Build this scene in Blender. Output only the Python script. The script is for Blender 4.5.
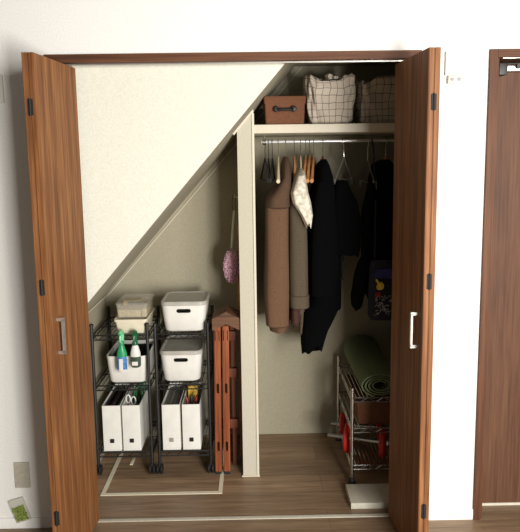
import bpy, bmesh, math, random
from math import sin, cos, pi, radians as R, sqrt
from mathutils import Vector, Matrix
random.seed(7)
C = bpy.context.scene.collection
S = bpy.context.scene
for o in list(bpy.data.objects): bpy.data.objects.remove(o)

# ---------------- camera ----------------
PITCH, ROLL, YAW, F = .1303, -.0140, .0093, 578.4
fw = Vector((sin(YAW)*cos(PITCH), cos(YAW)*cos(PITCH), -sin(PITCH)))
r = Vector((cos(YAW), -sin(YAW), 0)); u = r.cross(fw)
r2 = cos(ROLL)*r + sin(ROLL)*u; u2 = -sin(ROLL)*r + cos(ROLL)*u
cd = bpy.data.cameras.new('camera'); cam = bpy.data.objects.new('camera', cd); C.objects.link(cam)
cam.matrix_world = Matrix(((r2.x, u2.x, -fw.x, .0276), (r2.y, u2.y, -fw.y, -2.4303), (r2.z, u2.z, -fw.z, 1.6235), (0, 0, 0, 1)))
cd.sensor_fit = 'HORIZONTAL'; cd.sensor_width = 36; cd.lens = F*36/520; cd.shift_y = -(266-237.14)/520
cd.clip_start = .05
S.camera = cam
# ---------------- light ----------------
w = bpy.data.worlds.new('world'); S.world = w; w.use_nodes = True
w.node_tree.nodes['Background'].inputs[0].default_value = (1, .94, .84, 1)
w.node_tree.nodes['Background'].inputs[1].default_value = .12
def area(name, loc, target, size, power, col):
    l = bpy.data.lights.new(name, 'AREA'); l.shape = 'RECTANGLE'; l.size, l.size_y = size; l.energy = power; l.color = col
    o = bpy.data.objects.new(name, l); C.objects.link(o); o.location = loc
    o.rotation_euler = (Vector(target)-Vector(loc)).to_track_quat('-Z', 'Y').to_euler(); return o
area('window_daylight', (1.95, -3.1, 1.95), (0, 0, 1.2), (1.3, 1.1), 108, (1, .975, .94))
area('fill_light', (1.25, -3.4, 1.0), (0, 0, 1.2), (.7, .9), 112, (1, .975, .94))  # added fill lamp, brightens the closet from behind the camera
S.view_settings.view_transform = 'Standard'; S.view_settings.look = 'None'
S.view_settings.gamma = 1; S.view_settings.use_curve_mapping = False
S.view_settings.exposure = .16

# ---------------- materials ----------------
def lin(c):
    return tuple(((v/255)/12.92 if v/255 <= .04045 else ((v/255+.055)/1.055)**2.4) for v in c) + (1,)
def base(name, rough=.6, metal=0):
    m = bpy.data.materials.new(name); m.use_nodes = True; nt = m.node_tree; b = nt.nodes['Principled BSDF']
    b.inputs['Roughness'].default_value = rough; b.inputs['Metallic'].default_value = metal
    return m, nt, b
def coords(nt, scale=(1, 1, 1)):
    tc = nt.nodes.new('ShaderNodeTexCoord'); mp = nt.nodes.new('ShaderNodeMapping')
    mp.inputs['Scale'].default_value = scale; nt.links.new(tc.outputs['Object'], mp.inputs['Vector']); return mp.outputs[0]
def noise(nt, vec, scale, detail=4, rough=.5):
    n = nt.nodes.new('ShaderNodeTexNoise'); n.inputs['Scale'].default_value = scale; n.inputs['Detail'].default_value = detail
    n.inputs['Roughness'].default_value = rough; nt.links.new(vec, n.inputs['Vector']); return n.outputs[0]
def ramp(nt, fac, stops):
    n = nt.nodes.new('ShaderNodeValToRGB'); e = n.color_ramp.elements
    while len(e) < len(stops): e.new(.5)
    for k, (p, c) in enumerate(stops): e[k].position = p; e[k].color = c
    nt.links.new(fac, n.inputs[0]); return n.outputs[0]
def bump(nt, b, h, strength=.2, dist=.002):
    n = nt.nodes.new('ShaderNodeBump'); n.inputs['Strength'].default_value = strength; n.inputs['Distance'].default_value = dist
    nt.links.new(h, n.inputs['Height']); nt.links.new(n.outputs[0], b.inputs['Normal'])
def mat(name, c, rough=.6, metal=0, var=.08, scale=60, bmp=.1, stretch=(1, 1, 1)):
    m, nt, b = base(name, rough, metal); v = coords(nt, stretch); n = noise(nt, v, scale)
    c2 = tuple(max(0, x*(1-var*2)) for x in c); c3 = tuple(min(255, x*(1+var)) for x in c)
    nt.links.new(ramp(nt, n, [(.3, lin(c2)), (.7, lin(c3))]), b.inputs['Base Color'])
    if bmp: bump(nt, b, n, bmp)
    return m
def wood(name, c1, c2, c3, axis='z', rough=.62, sc=1.0):
    m, nt, b = base(name, rough)
    s = {'z': (28*sc, 28*sc, 1.1*sc), 'x': (1.1*sc, 28*sc, 28*sc), 'y': (28*sc, 1.1*sc, 28*sc)}[axis]
    v = coords(nt, s); n = noise(nt, v, 1.0, 6, .6)
    s2 = tuple(k*4 for k in s); v2 = coords(nt, s2); n2 = noise(nt, v2, 1.0, 3)
    mx = nt.nodes.new('ShaderNodeMix'); mx.data_type = 'FLOAT'; mx.inputs[0].default_value = .35
    nt.links.new(n, mx.inputs[2]); nt.links.new(n2, mx.inputs[3])
    nt.links.new(ramp(nt, mx.outputs[0], [(.34, lin(c1)), (.5, lin(c2)), (.66, lin(c3))]), b.inputs['Base Color'])
    b.inputs['Specular IOR Level'].default_value = .3
    bump(nt, b, n2, .08, .001); return m
def floor_mat():
    m, nt, b = base('floor_planks', .42)
    tc = nt.nodes.new('ShaderNodeTexCoord')
    br = nt.nodes.new('ShaderNodeTexBrick'); br.offset = .37; br.inputs['Scale'].default_value = 1
    br.inputs['Brick Width'].default_value = 1.82; br.inputs['Row Height'].default_value = .152; br.inputs['Mortar Size'].default_value = .0012
    br.inputs['Color1'].default_value = (.35, .35, .35, 1); br.inputs['Color2'].default_value = (.65, .65, .65, 1); br.inputs['Mortar'].default_value = (0, 0, 0, 1)
    mpb = nt.nodes.new('ShaderNodeMapping'); mpb.inputs['Location'].default_value = (.8, .06, 0)
    nt.links.new(tc.outputs['Object'], mpb.inputs[0]); nt.links.new(mpb.outputs[0], br.inputs['Vector'])
    n = noise(nt, coords(nt, (1.6, 26, 26)), 1.0, 6, .65)
    n2 = noise(nt, coords(nt, (6, 150, 1)), 1.0, 3, .6)
    a = nt.nodes.new('ShaderNodeMix'); a.data_type = 'FLOAT'; a.inputs[0].default_value = .4; nt.links.new(n, a.inputs[2]); nt.links.new(n2, a.inputs[3])
    col = ramp(nt, a.outputs[0], [(.35, lin((108, 86, 64))), (.52, lin((140, 115, 89))), (.68, lin((164, 139, 110)))])
    mx = nt.nodes.new('ShaderNodeMix'); mx.data_type = 'RGBA'; mx.blend_type = 'OVERLAY'; mx.inputs[0].default_value = .5
    nt.links.new(col, mx.inputs[6]); nt.links.new(br.outputs['Color'], mx.inputs[7])
    nt.links.new(mx.outputs[2], b.inputs['Base Color']); bump(nt, b, n2, .06, .001); return m
def grid_mat():
    m, nt, b = base('grid_cloth', .9)
    tc = nt.nodes.new('ShaderNodeTexCoord')
    nz = nt.nodes.new('ShaderNodeTexNoise'); nz.inputs['Scale'].default_value = 9; nt.links.new(tc.outputs['UV'], nz.inputs['Vector'])
    sub = nt.nodes.new('ShaderNodeVectorMath'); sub.operation = 'SUBTRACT'; sub.inputs[1].default_value = (.5, .5, .5); nt.links.new(nz.outputs['Color'], sub.inputs[0])
    sc = nt.nodes.new('ShaderNodeVectorMath'); sc.operation = 'SCALE'; sc.inputs['Scale'].default_value = .035; nt.links.new(sub.outputs[0], sc.inputs[0])
    ad = nt.nodes.new('ShaderNodeVectorMath'); nt.links.new(tc.outputs['UV'], ad.inputs[0]); nt.links.new(sc.outputs[0], ad.inputs[1])
    br = nt.nodes.new('ShaderNodeTexBrick'); br.offset = 0; br.inputs['Scale'].default_value = 1
    br.inputs['Brick Width'].default_value = .036; br.inputs['Row Height'].default_value = .036; br.inputs['Mortar Size'].default_value = .0013; br.inputs['Mortar Smooth'].default_value = .3
    br.inputs['Color1'].default_value = lin((186, 174, 158)); br.inputs['Color2'].default_value = lin((178, 166, 150)); br.inputs['Mortar'].default_value = lin((38, 30, 26))
    nt.links.new(ad.outputs[0], br.inputs['Vector']); nt.links.new(br.outputs[0], b.inputs['Base Color'])
    bump(nt, b, noise(nt, coords(nt), 18), .6, .01); return m
def clear_mat(name, c, rough=.12, alpha=.35):
    m, nt, b = base(name, rough); b.inputs['Base Color'].default_value = lin(c); b.inputs['Alpha'].default_value = alpha; return m

M = {}
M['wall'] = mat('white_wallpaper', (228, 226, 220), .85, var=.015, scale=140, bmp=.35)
M['inner'] = mat('dimmed_wallpaper', (160, 153, 131), .88, var=.03, scale=160, bmp=.4)  # pale closet paper darkened, the interior's dimness is in its colour
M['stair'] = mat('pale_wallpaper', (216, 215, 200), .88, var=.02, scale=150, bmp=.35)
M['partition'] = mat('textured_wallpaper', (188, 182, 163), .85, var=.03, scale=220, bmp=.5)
M['rod'] = mat('polished_rod', (222, 221, 219), .25, .45, var=.01, bmp=0)
M['cream'] = mat('cream_trim', (208, 200, 180), .6, var=.012, scale=150, bmp=.15)
M['floor'] = floor_mat()
M['door'] = wood('bifold_wood', (88, 52, 27), (120, 76, 42), (148, 102, 60))
M['edge'] = wood('edge_wood', (92, 55, 31), (124, 80, 48), (150, 104, 66))
M['casing'] = wood('casing_wood', (66, 39, 23), (88, 54, 33), (104, 68, 43), 'x')
M['casingv'] = wood('casing_wood_upright', (66, 39, 23), (88, 54, 33), (104, 68, 43), 'z')
M['slab'] = wood('room_door_wood', (70, 44, 29), (88, 57, 38), (100, 68, 46))
M['chrome'] = mat('chrome', (205, 203, 198), .22, 1, var=.02, bmp=0)
M['silver'] = mat('satin_silver', (200, 197, 188), .35, .8, var=.03, bmp=0)
M['black_metal'] = mat('black_metal', (17, 16, 14), .5, .0, var=.1, bmp=.05)
M['rubber'] = mat('black_rubber', (18, 18, 18), .7, var=.1)
M['plastic'] = mat('white_plastic', (222, 220, 212), .42, var=.015, scale=20, bmp=.02)
M['lid'] = mat('pale_grey_lid', (172, 168, 158), .4, var=.03, scale=20, bmp=.02)
M['creamp'] = mat('cream_plastic', (218, 209, 184), .5, var=.02, scale=20, bmp=.02)
M['grey'] = mat('grey_plastic', (150, 146, 135), .5, var=.05)
M['dark'] = mat('dark_plastic', (22, 20, 20), .5, var=.1)
M['plate'] = mat('wall_plate_plastic', (210, 207, 196), .45, var=.01, bmp=0)
M['plateg'] = mat('grey_wall_plate', (178, 172, 156), .5, var=.03, bmp=.02)
M['tan_wood'] = wood('tan_hanger_wood', (150, 96, 56), (186, 128, 80), (205, 150, 100), 'y')
M['beige'] = mat('beige_plastic', (208, 190, 158), .45, var=.03)
M['red_wood'] = wood('red_brown_hanger_wood', (110, 50, 30), (146, 74, 48), (168, 92, 60), 'y')
M['orange_wood'] = wood('orange_brown_wood', (98, 47, 23), (134, 70, 37), (158, 92, 52), 'z')
M['dark_wood'] = wood('dark_red_wood', (58, 26, 14), (88, 42, 24), (110, 56, 34), 'z')
M['top_wood'] = wood('brown_board', (70, 46, 31), (98, 67, 46), (116, 82, 58), 'x')
M['camel'] = mat('camel_wool', (100, 72, 50), .95, var=.08, scale=220, bmp=.4)
M['coat_dark'] = mat('dark_brown_wool', (84, 61, 43), .95, var=.1, scale=200, bmp=.4)
M['khaki'] = mat('khaki_cotton', (84, 73, 55), .92, var=.06, scale=160, bmp=.3)
M['rust'] = mat('rust_cloth', (74, 44, 36), .95, var=.08, scale=160, bmp=.3)
M['white_cloth'] = mat('cream_cloth', (226, 218, 198), .9, var=.12, scale=40, bmp=.5)
M['black_cloth'] = mat('black_cloth', (4, 4, 5), 1, var=.12, scale=120, bmp=.3)
M['black_cloth'].node_tree.nodes['Principled BSDF'].inputs['Specular IOR Level'].default_value = .12
M['navy'] = mat('navy_cloth', (20, 22, 42), .8, var=.15, scale=40, bmp=.3)
M['grid'] = grid_mat()
M['box_brown'] = mat('brown_cloth', (108, 66, 40), .85, var=.06, scale=120, bmp=.3)
M['mat_green'] = mat('green_foam', (108, 120, 86), .8, var=.05, scale=120, bmp=.2)
M['red'] = mat('red_rubber', (196, 34, 24), .45, var=.05)
M['pink'] = mat('pink_fluff', (226, 178, 196), .95, var=.16, scale=120, bmp=.6)
M['greenp'] = mat('green_plastic', (40, 150, 96), .35, var=.05, bmp=0)
M['mint'] = mat('mint_plastic', (120, 205, 150), .35, var=.05, bmp=0)
M['dgreen'] = mat('dark_green_plastic', (20, 96, 56), .35, var=.05, bmp=0)
M['blue'] = mat('blue_label', (60, 120, 180), .4, var=.2, scale=90, bmp=0)
M['bottle_clear'] = clear_mat('bottle_liquid', (60, 80, 66), .15, .8)
M['clear'] = clear_mat('clear_plastic', (205, 200, 185), .1, .25)
M['pouch'] = clear_mat('pouch_film', (214, 212, 200), .25, .6)
M['leaf'] = mat('leaf_green', (126, 140, 64), .7, var=.2, scale=160, bmp=.5)
M['paper'] = mat('kraft_paper', (196, 178, 136), .85, var=.1, scale=60)
M['folder'] = mat('grey_card', (120, 118, 108), .7, var=.05)
M['yellow'] = mat('yellow_pack', (214, 172, 60), .5, var=.1)
M['redp'] = mat('dark_red_pack', (120, 30, 26), .5, var=.1)
M['wire_green'] = mat('green_cord', (50, 110, 66), .5, var=.1)
M['print_y'] = mat('yellow_print', (236, 206, 70), .7, var=.05)
M['print_r'] = mat('red_print', (150, 40, 34), .7, var=.05)
M['print_w'] = mat('white_print', (200, 196, 186), .7, var=.05)
M['print_b'] = mat('blue_print', (38, 46, 110), .7, var=.1)
M['board'] = mat('white_board', (200, 194, 176), .5, var=.02, bmp=.02)

# ---------------- helpers ----------------
def tag(o, label=None, cat=None, group=None, kind=None):
    if label: o['label'] = label
    if cat: o['category'] = cat
    if group: o['group'] = group
    if kind: o['kind'] = kind
    return o
def empty(name, loc, label=None, cat=None, group=None, kind=None, rz=0):
    o = bpy.data.objects.new(name, None); C.objects.link(o); o.location = loc; o.rotation_euler[2] = rz; o.empty_display_size = .05
    return tag(o, label, cat, group, kind)
def finish(name, bm, m, parent=None, smooth=False):
    bmesh.ops.recalc_face_normals(bm, faces=bm.faces)
    me = bpy.data.meshes.new(name); bm.to_mesh(me); bm.free(); me.materials.append(m)
    if smooth:
        for p in me.polygons: p.use_smooth = True
        try: me.set_sharp_from_angle(angle=R(40))
        except Exception: pass
    o = bpy.data.objects.new(name, me); C.objects.link(o)
    if parent: o.parent = parent
    return o
def nb(): return bmesh.new()
def add_box(bm, x0, x1, y0, y1, z0, z1, bev=0, mt=None):
    v = [bm.verts.new((x, y, z)) for x in (x0, x1) for y in (y0, y1) for z in (z0, z1)]
    if mt:
        for k in v: k.co = mt @ k.co
    f = [(0, 1, 3, 2), (4, 6, 7, 5), (0, 4, 5, 1), (2, 3, 7, 6), (0, 2, 6, 4), (1, 5, 7, 3)]
    fs = [bm.faces.new([v[i] for i in q]) for q in f]
    if bev:
        es = list({e for q in fs for e in q.edges})
        bmesh.ops.bevel(bm, geom=es, offset=bev, segments=2, affect='EDGES', profile=.6)
def bx(name, a, m, parent=None, bev=0, mt=None):
    bm = nb(); add_box(bm, *a, bev=bev, mt=mt); return finish(name, bm, m, parent, smooth=bev > 0)
def add_rings(bm, rings, cap=True, closed_loop=True):
    vs = [[bm.verts.new(p) for p in ring] for ring in rings]
    n = len(vs[0])
    for a, b in zip(vs, vs[1:]):
        for i in range(n if closed_loop else n-1):
            j = (i+1) % n; bm.faces.new((a[i], a[j], b[j], b[i]))
    if cap: bm.faces.new(vs[0]); bm.faces.new(list(reversed(vs[-1])))
    return vs
def add_tube(bm, pts, rad, n=8):
    pts = [Vector(p) for p in pts]; rings = []
    rs = rad if isinstance(rad, (list, tuple)) else [rad]*len(pts)
    t0 = (pts[1]-pts[0]).normalized(); ref = Vector((0, 0, 1)) if abs(t0.z) < .9 else Vector((1, 0, 0))
    a = t0.cross(ref).normalized()
    for i, p in enumerate(pts):
        t = (pts[min(i+1, len(pts)-1)]-pts[max(i-1, 0)]).normalized()
        a = (a - t*a.dot(t)).normalized(); b = t.cross(a)
        rings.append([p + a*rs[i]*cos(2*pi*k/n) + b*rs[i]*sin(2*pi*k/n) for k in range(n)])
    add_rings(bm, rings)
def add_lathe(bm, prof, n=24, mt=None):   # prof: (r,z), closed at ends by caps
    rings = [[Vector((rr*cos(2*pi*k/n), rr*sin(2*pi*k/n), z)) for k in range(n)] for rr, z in prof]
    if mt: rings = [[mt @ p for p in q] for q in rings]
    add_rings(bm, rings)
def rrect(cx, cy, hx, hy, rad, z, n=5):
    rad = min(rad, hx*.99, hy*.99); o = []
    for sx, sy, a0 in ((1, 1, 0), (-1, 1, pi/2), (-1, -1, pi), (1, -1, 3*pi/2)):
        for k in range(n+1):
            a = a0+k*pi/2/n; o.append(Vector((cx+sx*(hx-rad)+rad*cos(a), cy+sy*(hy-rad)+rad*sin(a), z)))
    return o
def add_shell(bm, x0, x1, y0, y1, z0, z1, rad=.02, t=.003, taper=0, rb=.0):
    cx, cy, hx, hy = (x0+x1)/2, (y0+y1)/2, (x1-x0)/2, (y1-y0)/2
    rings = []
    if rb: 
        for k in range(4):
            a = k/4*pi/2; rings.append(rrect(cx, cy, hx-taper-rb*(1-sin(a)), hy-taper-rb*(1-sin(a)), rad, z0+rb*(1-cos(a))))
    else: rings.append(rrect(cx, cy, hx-taper, hy-taper, rad, z0))
    zb = z0+rb
    rings.append(rrect(cx, cy, hx-taper*.5, hy-taper*.5, rad, (zb+z1)/2))
    rings.append(rrect(cx, cy, hx, hy, rad, z1)); rings.append(rrect(cx, cy, hx-t, hy-t, rad, z1))
    rings.append(rrect(cx, cy, hx-taper-t, hy-taper-t, rad, z0+max(rb, t)))
    add_rings(bm, rings)
def cut(o, cutters):
    for c in cutters:
        md = o.modifiers.new('cut', 'BOOLEAN'); md.object = c; md.operation = 'DIFFERENCE'; md.solver = 'EXACT'
    bpy.context.view_layer.update()
    dg = bpy.context.evaluated_depsgraph_get(); me = bpy.data.meshes.new_from_object(o.evaluated_get(dg))
    o.modifiers.clear(); o.data = me
    for c in cutters: bpy.data.objects.remove(c)
def pill(hx, hz, y0, y1, cx, cz, n=8):   # pill shaped prism for cutting slots through a front
    o = []
    for k in range(n+1): a = -pi/2+pi*k/n; o.append((cx+hx-hz+hz*cos(a), cz+hz*sin(a)))
    for k in range(n+1): a = pi/2+pi*k/n; o.append((cx-hx+hz+hz*cos(a), cz+hz*sin(a)))
    bm = nb(); add_rings(bm, [[Vector((x, y, z)) for x, z in o] for y in (y0, y1)]); return finish('cutter', bm, M['dark'])
def copy_tree(o, parent=None):
    c = o.copy(); C.objects.link(c)
    if parent: c.parent = parent
    for ch in [k for k in bpy.data.objects if k.parent == o]: copy_tree(ch, c)
    return c

# ---------------- the setting ----------------
JL, JR, ZO = -.779, .686, 2.03
XL, XR, YB, ZC = -.838, .86, .858, 2.14
def prism_y(name, poly, y0, y1, m, parent=None):
    bm = nb(); add_rings(bm, [[Vector((x, y, z)) for x, z in poly] for y in (y0, y1)]); return finish(name, bm, m, parent)
def st(o): return tag(o, kind='structure')
st(bx('floor', (-2.6, 2.8, -3.2, 1.0, -.05, 0), M['floor']))
bm = nb()
add_box(bm, -2.6, JL-.02, 0, .06, 0, 2.75); add_box(bm, JR+.02, 1.015, 0, .06, 0, 2.75); add_box(bm, 1.84, 2.8, 0, .06, 0, 2.75)
add_box(bm, JL-.02, JR+.02, 0, .06, ZO+.02, 2.75); add_box(bm, 1.015, 1.84, 0, .06, 2.05, 2.75)
st(finish('wall_front', bm, M['wall']))
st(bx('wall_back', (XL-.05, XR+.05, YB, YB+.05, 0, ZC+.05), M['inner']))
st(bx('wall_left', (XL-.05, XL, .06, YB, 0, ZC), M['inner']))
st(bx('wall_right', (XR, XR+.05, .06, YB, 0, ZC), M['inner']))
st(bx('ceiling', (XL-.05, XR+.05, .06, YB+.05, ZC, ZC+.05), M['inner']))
def zs(x): return 2.015-(.153-x)*1.156
xt = .153+(ZC-2.015)/1.156
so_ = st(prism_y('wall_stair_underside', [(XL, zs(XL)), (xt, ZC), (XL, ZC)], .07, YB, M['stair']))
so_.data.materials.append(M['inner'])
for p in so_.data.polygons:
    if abs(p.normal.y) < .5: p.material_index = 1   # soffit shade put into the colour: darkened closet paper on the underside
# bead where the slope meets the back wall, and low along the left wall
bm = nb(); add_tube(bm, [(XL+.012, YB-.004, zs(XL)+.008-.01), (.30, YB-.004, min(zs(.30), ZC)-.006)], .0035, 6)
add_tube(bm, [(XL+.004, .075, zs(XL)-.004), (XL+.004, YB, zs(XL)-.004)], .0035, 6)
st(finish('trim_1', bm, M['cream']))
# casing round the wide opening: head + two jambs
bm = nb(); add_box(bm, JL-.033, JR+.033, -.012, .0, ZO, ZO+.033, .002); add_box(bm, JL-.02, JR+.02, 0, .062, ZO, ZO+.02)
st(finish('trim_2', bm, M['casing']))
bm = nb()
for a, b, c, d in ((JL-.033, JL, JL-.02, JL), (JR, JR+.033, JR, JR+.02)):
    add_box(bm, a, b, -.012, 0, 0, ZO, .002); add_box(bm, c, d, 0, .062, 0, ZO)
st(finish('trim_3', bm, M['casingv']))
st(bx('trim_4', (JL, JR, .026, .046, ZO-.005, ZO), M['silver']))
st(bx('trim_5', (JL, JR, .026, .048, 0, .003), M['board'], bev=.001))
# baseboards
st(bx('baseboard_left', (-2.6, JL-.033, -.008, 0, 0, .05), M['wall'], bev=.002))
st(bx('baseboard_right', (JR+.033, .997, -.008, 0, 0, .05), M['wall'], bev=.002))
# floor hatch frame
bm = nb()
add_box(bm, -.752, -.152, .238, .258, 0, .003); add_box(bm, -.752, -.732, .258, .84, 0, .003); add_box(bm, -.172, -.152, .258, .84, 0, .003); add_box(bm, -.752, -.152, .84, .853, 0, .003)
hf = finish('floor_hatch', bm, M['creamp']); tag(hf, 'pale frame of a hatch let into the closet floor under the black trolleys', 'floor hatch')
bx('hatch_pull', (-.669, -.652, .528, .60, 0, .004), M['creamp'], hf, bev=.001)
# partition between the two bays
PX0, PX1, PY = -.05, .03, .395
st(prism_y('wall_partition', [(PX0, 0), (PX1, 0), (PX1, zs(PX1)-.002), (PX0, zs(PX0)-.002)], PY, YB, M['partition']))
bm = nb(); d = Vector((1, 0, 1.156)).normalized(); nx = Vector((-d.z, 0, d.x))
p0 = Vector((PX0-.014, 0, zs(PX0-.014)-.014)); p1 = Vector((PX1+.003, 0, zs(PX1+.003)-.014))
add_rings(bm, [[Vector((q.x, y, q.z)) for q in (p0, p1, p1+nx*.010, p0+nx*.010)] for y in (PY-.008, PY+.002)])
add_box(bm, PX1-.008, PX1+.003, PY-.006, PY, 0, zs(PX1)-.02)
add_box(bm, PX0-.006, PX1+.006, PY-.008, PY, 0, .006)
st(finish('trim_6', bm, M['cream']))
# the fixed shelf
sh = bx('closet_shelf', (PX1, XR, PY, YB, 1.757, 1.798), M['cream'], bev=.002)
tag(sh, 'thick cream shelf running above the clothes rod', 'shelf')
rod = empty('clothes_rod', (.445, .6, 1.722), 'chrome rod carrying the hanging clothes below the cream shelf', 'clothes rod')
bm = nb(); add_tube(bm, [(-.375, 0, 0), (.41, 0, 0)], .0085, 14); finish('rail', bm, M['rod'], rod, True)
for x in (-.36, .395):
    bm = nb(); add_tube(bm, [(x, 0, 0), (x, 0, .034)], .006, 8); add_tube(bm, [(x-.008, 0, 0), (x+.008, 0, 0)], .015, 12)
    finish('bracket', bm, M['chrome'], rod, True)

# ---------------- folding doors (a pair of panels each side) ----------------
def bifold(name, label, sgn, J, Rx):
    wv = .361; ax = (J+Rx)/2; ay = .03-sqrt(wv*wv-((Rx-J)/2)**2)
    root = empty(name, (J, .03, 0), label, 'folding door', kind='structure'); T = .0205
    def panel(p, q, side):
        p, q = Vector(p), Vector(q); dr = (q-p).normalized(); n = Vector((-dr.y, dr.x))*side
        pts = [p, q, q+n*T, p+n*T]; off = Vector((J, .03))
        bm = nb(); vs = add_rings(bm, [[Vector((k.x-off.x, k.y-off.y, z)) for k in pts] for z in (.014, ZO-.016)])
        bmesh.ops.bevel(bm, geom=[e for e in bm.edges if abs(e.verts[0].co.z-e.verts[1].co.z) > .5], offset=.002, segments=2, affect='EDGES')
        return finish('door_panel', bm, M['door'], root), p-off, q-off, dr, n
    # inner panel whose show face looks across the opening
    side = 1 if sgn < 0 else -1
    pb, p, q, dr, n = panel((Rx, .03), (ax, ay), -side if False else (-1 if sgn < 0 else 1))
    hz0, hz1 = .905, 1.035
    # U handle on the show face near the free edge
    hp = q - dr*.062; fn = -n
    bm = nb(); A = Vector((hp.x, hp.y, 0)); N = Vector((fn.x, fn.y, 0)); D = Vector((dr.x, dr.y, 0))
    for z in (hz0, hz1): 
        rings = [[A+N*t+D*s+Vector((0, 0, z+k)) for s, k in ((-.007, -.006), (.007, -.006), (.007, .006), (-.007, .006))] for t in (0, .026)]
        add_rings(bm, rings)
    rings = [[A+N*t+D*s+Vector((0, 0, z)) for s, t in ((-.007, .018), (.007, .018), (.007, .026), (-.007, .026))] for z in (hz0, hz1)]
    add_rings(bm, rings); finish('handle', bm, M['silver'], pb)
    # outer panel to the jamb
    oq = (ax+sgn*(T+.0008), ay); op = (J-sgn*(T+.002), .03)
    pa, p2, q2, dr2, n2 = panel(op, oq, -1 if sgn < 0 else 1)
    e = Vector((J, .03))
    for z in (1.825, 1.172, .255):
        bm = nb(); hx = (ax+sgn*T-J); hy = ay-.03
        add_tube(bm, [(hx, hy-.003, z-.03), (hx, hy-.003, z+.03)], .0042, 8)
        add_box(bm, hx-.009, hx+.009, hy-.0025, hy+.001, z-.028, z+.028)
        finish('hinge', bm, M['rubber'], pb)
    return root
bifold('door_1', 'brown wooden folding door pushed back at the left of the closet', -1, JL, -.6997)
bifold('door_2', 'brown wooden folding door pushed back at the right of the closet', 1, JR, .6205)

# ---------------- room door at the right ----------------
bm = nb(); add_box(bm, .997, 1.03, -.012, 0, 0, 2.063, .002); add_box(bm, 1.015, 1.04, 0, .14, 0, 2.03)
add_box(bm, 1.82, 1.853, -.012, 0, 0, 2.03, .002); add_box(bm, 1.81, 1.84, 0, .14, 0, 2.03); st(finish('trim_7', bm, M['casingv']))
bm = nb(); add_box(bm, 1.03, 1.853, -.012, 0, 2.03, 2.063, .002); add_box(bm, 1.04, 1.81, 0, .14, 2.03, 2.05); st(finish('trim_8', bm, M['casing']))
d3 = empty('door_3', (1.05, .1, 0), 'brown wooden room door with a silver closer arm at its top', 'door', kind='structure')
bx('door_panel', (-.008, .75, 0, .035, .012, 2.02), M['slab'], d3)
st(bx('trim_9', (1.03, 1.81, .096, .14, 0, .012), M['board']))
dc = empty('door_closer', (1.07, .1, 2.0), 'silver door closer with a black end on the room door', 'door closer')
bx('rail', (-.015, .40, -.10, -.08, .028, .048), M['silver'], dc, bev=.002)
bx('rail_bracket', (.10, .16, -.10, -.0005, .03, .046), M['silver'], dc)
bx('body', (.03, .30, -.04, 0, -.014, .008), M['silver'], dc, bev=.003)
bx('end_cap', (-.005, .03, -.045, 0, -.03, .018), M['dark'], dc, bev=.003)
bm = nb(); add_lathe(bm, [(.011, 0), (.011, .03)], 14, Matrix.Translation((.075, -.055, .004)) @ Matrix.Rotation(-pi/2, 4, 'X')); finish('pivot', bm, M['dark'], dc, True)

# ---------------- wall fittings ----------------
t = empty('wall_socket_plate', (.857, 0, 1.99), 'white plate with a blank cover above two small sockets, right of the folding doors', 'wall plate')
bx('plate', (-.041, .041, -.012, 0, -.03, .066), M['plate'], t, bev=.003)
so = bx('socket_block', (-.03, .036, -.018, 0, -.062, -.031), M['plate'], t, bev=.003)
for x in (-.014, .014):
    bm = nb(); add_lathe(bm, [(.0075, 0), (.0075, .003), (.003, .003)], 14, Matrix.Translation((x, -.018, -.046)) @ Matrix.Rotation(pi/2, 4, 'X')); finish('socket', bm, M['grey'], so, True)
t = empty('outlet_cover', (-1.023, 0, .254), 'pale grey outlet cover low on the wall left of the doors', 'outlet')
bx('cover', (-.034, .034, -.006, 0, -.06, .06), M['plateg'], t, bev=.0025)
for z in (-.028, .004, .036): bx('blank', (-.012, .012, -.0075, -.006, z-.012, z+.010), M['plateg'], t, bev=.001)
t = empty('wall_controller', (-1.05, 0, 1.93), 'white controller panel cut by the left edge of the photo', 'control panel')
bx('case', (-.06, .064, -.014, 0, -.055, .055), M['plate'], t, bev=.003); bx('screen', (-.04, .03, -.0155, -.014, -.01, .03), M['grey'], t)
t = empty('grass_sachet', (-1.043, -.003, .088), 'clear sachet of green grass taped to the wall above the left baseboard', 'sachet'); t.rotation_euler = (0, R(-17), 0)
bx('film', (-.035, .035, -.009, 0, -.055, .058), M['pouch'], t, bev=.004)
bm = nb()
for i in range(90):
    x, z = random.uniform(-.027, .027), random.uniform(-.046, .022); a = random.uniform(0, pi); l = random.uniform(.006, .014)
    add_tube(bm, [(x-l*cos(a)/2, -.0105, z-l*sin(a)/2), (x, -.0125, z), (x+l*cos(a)/2, -.0105, z+l*sin(a)/2)], .0022, 4)
add_box(bm, -.027, .027, -.0105, -.009, -.047, .020)
finish('grass', bm, M['leaf'], t)

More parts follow.
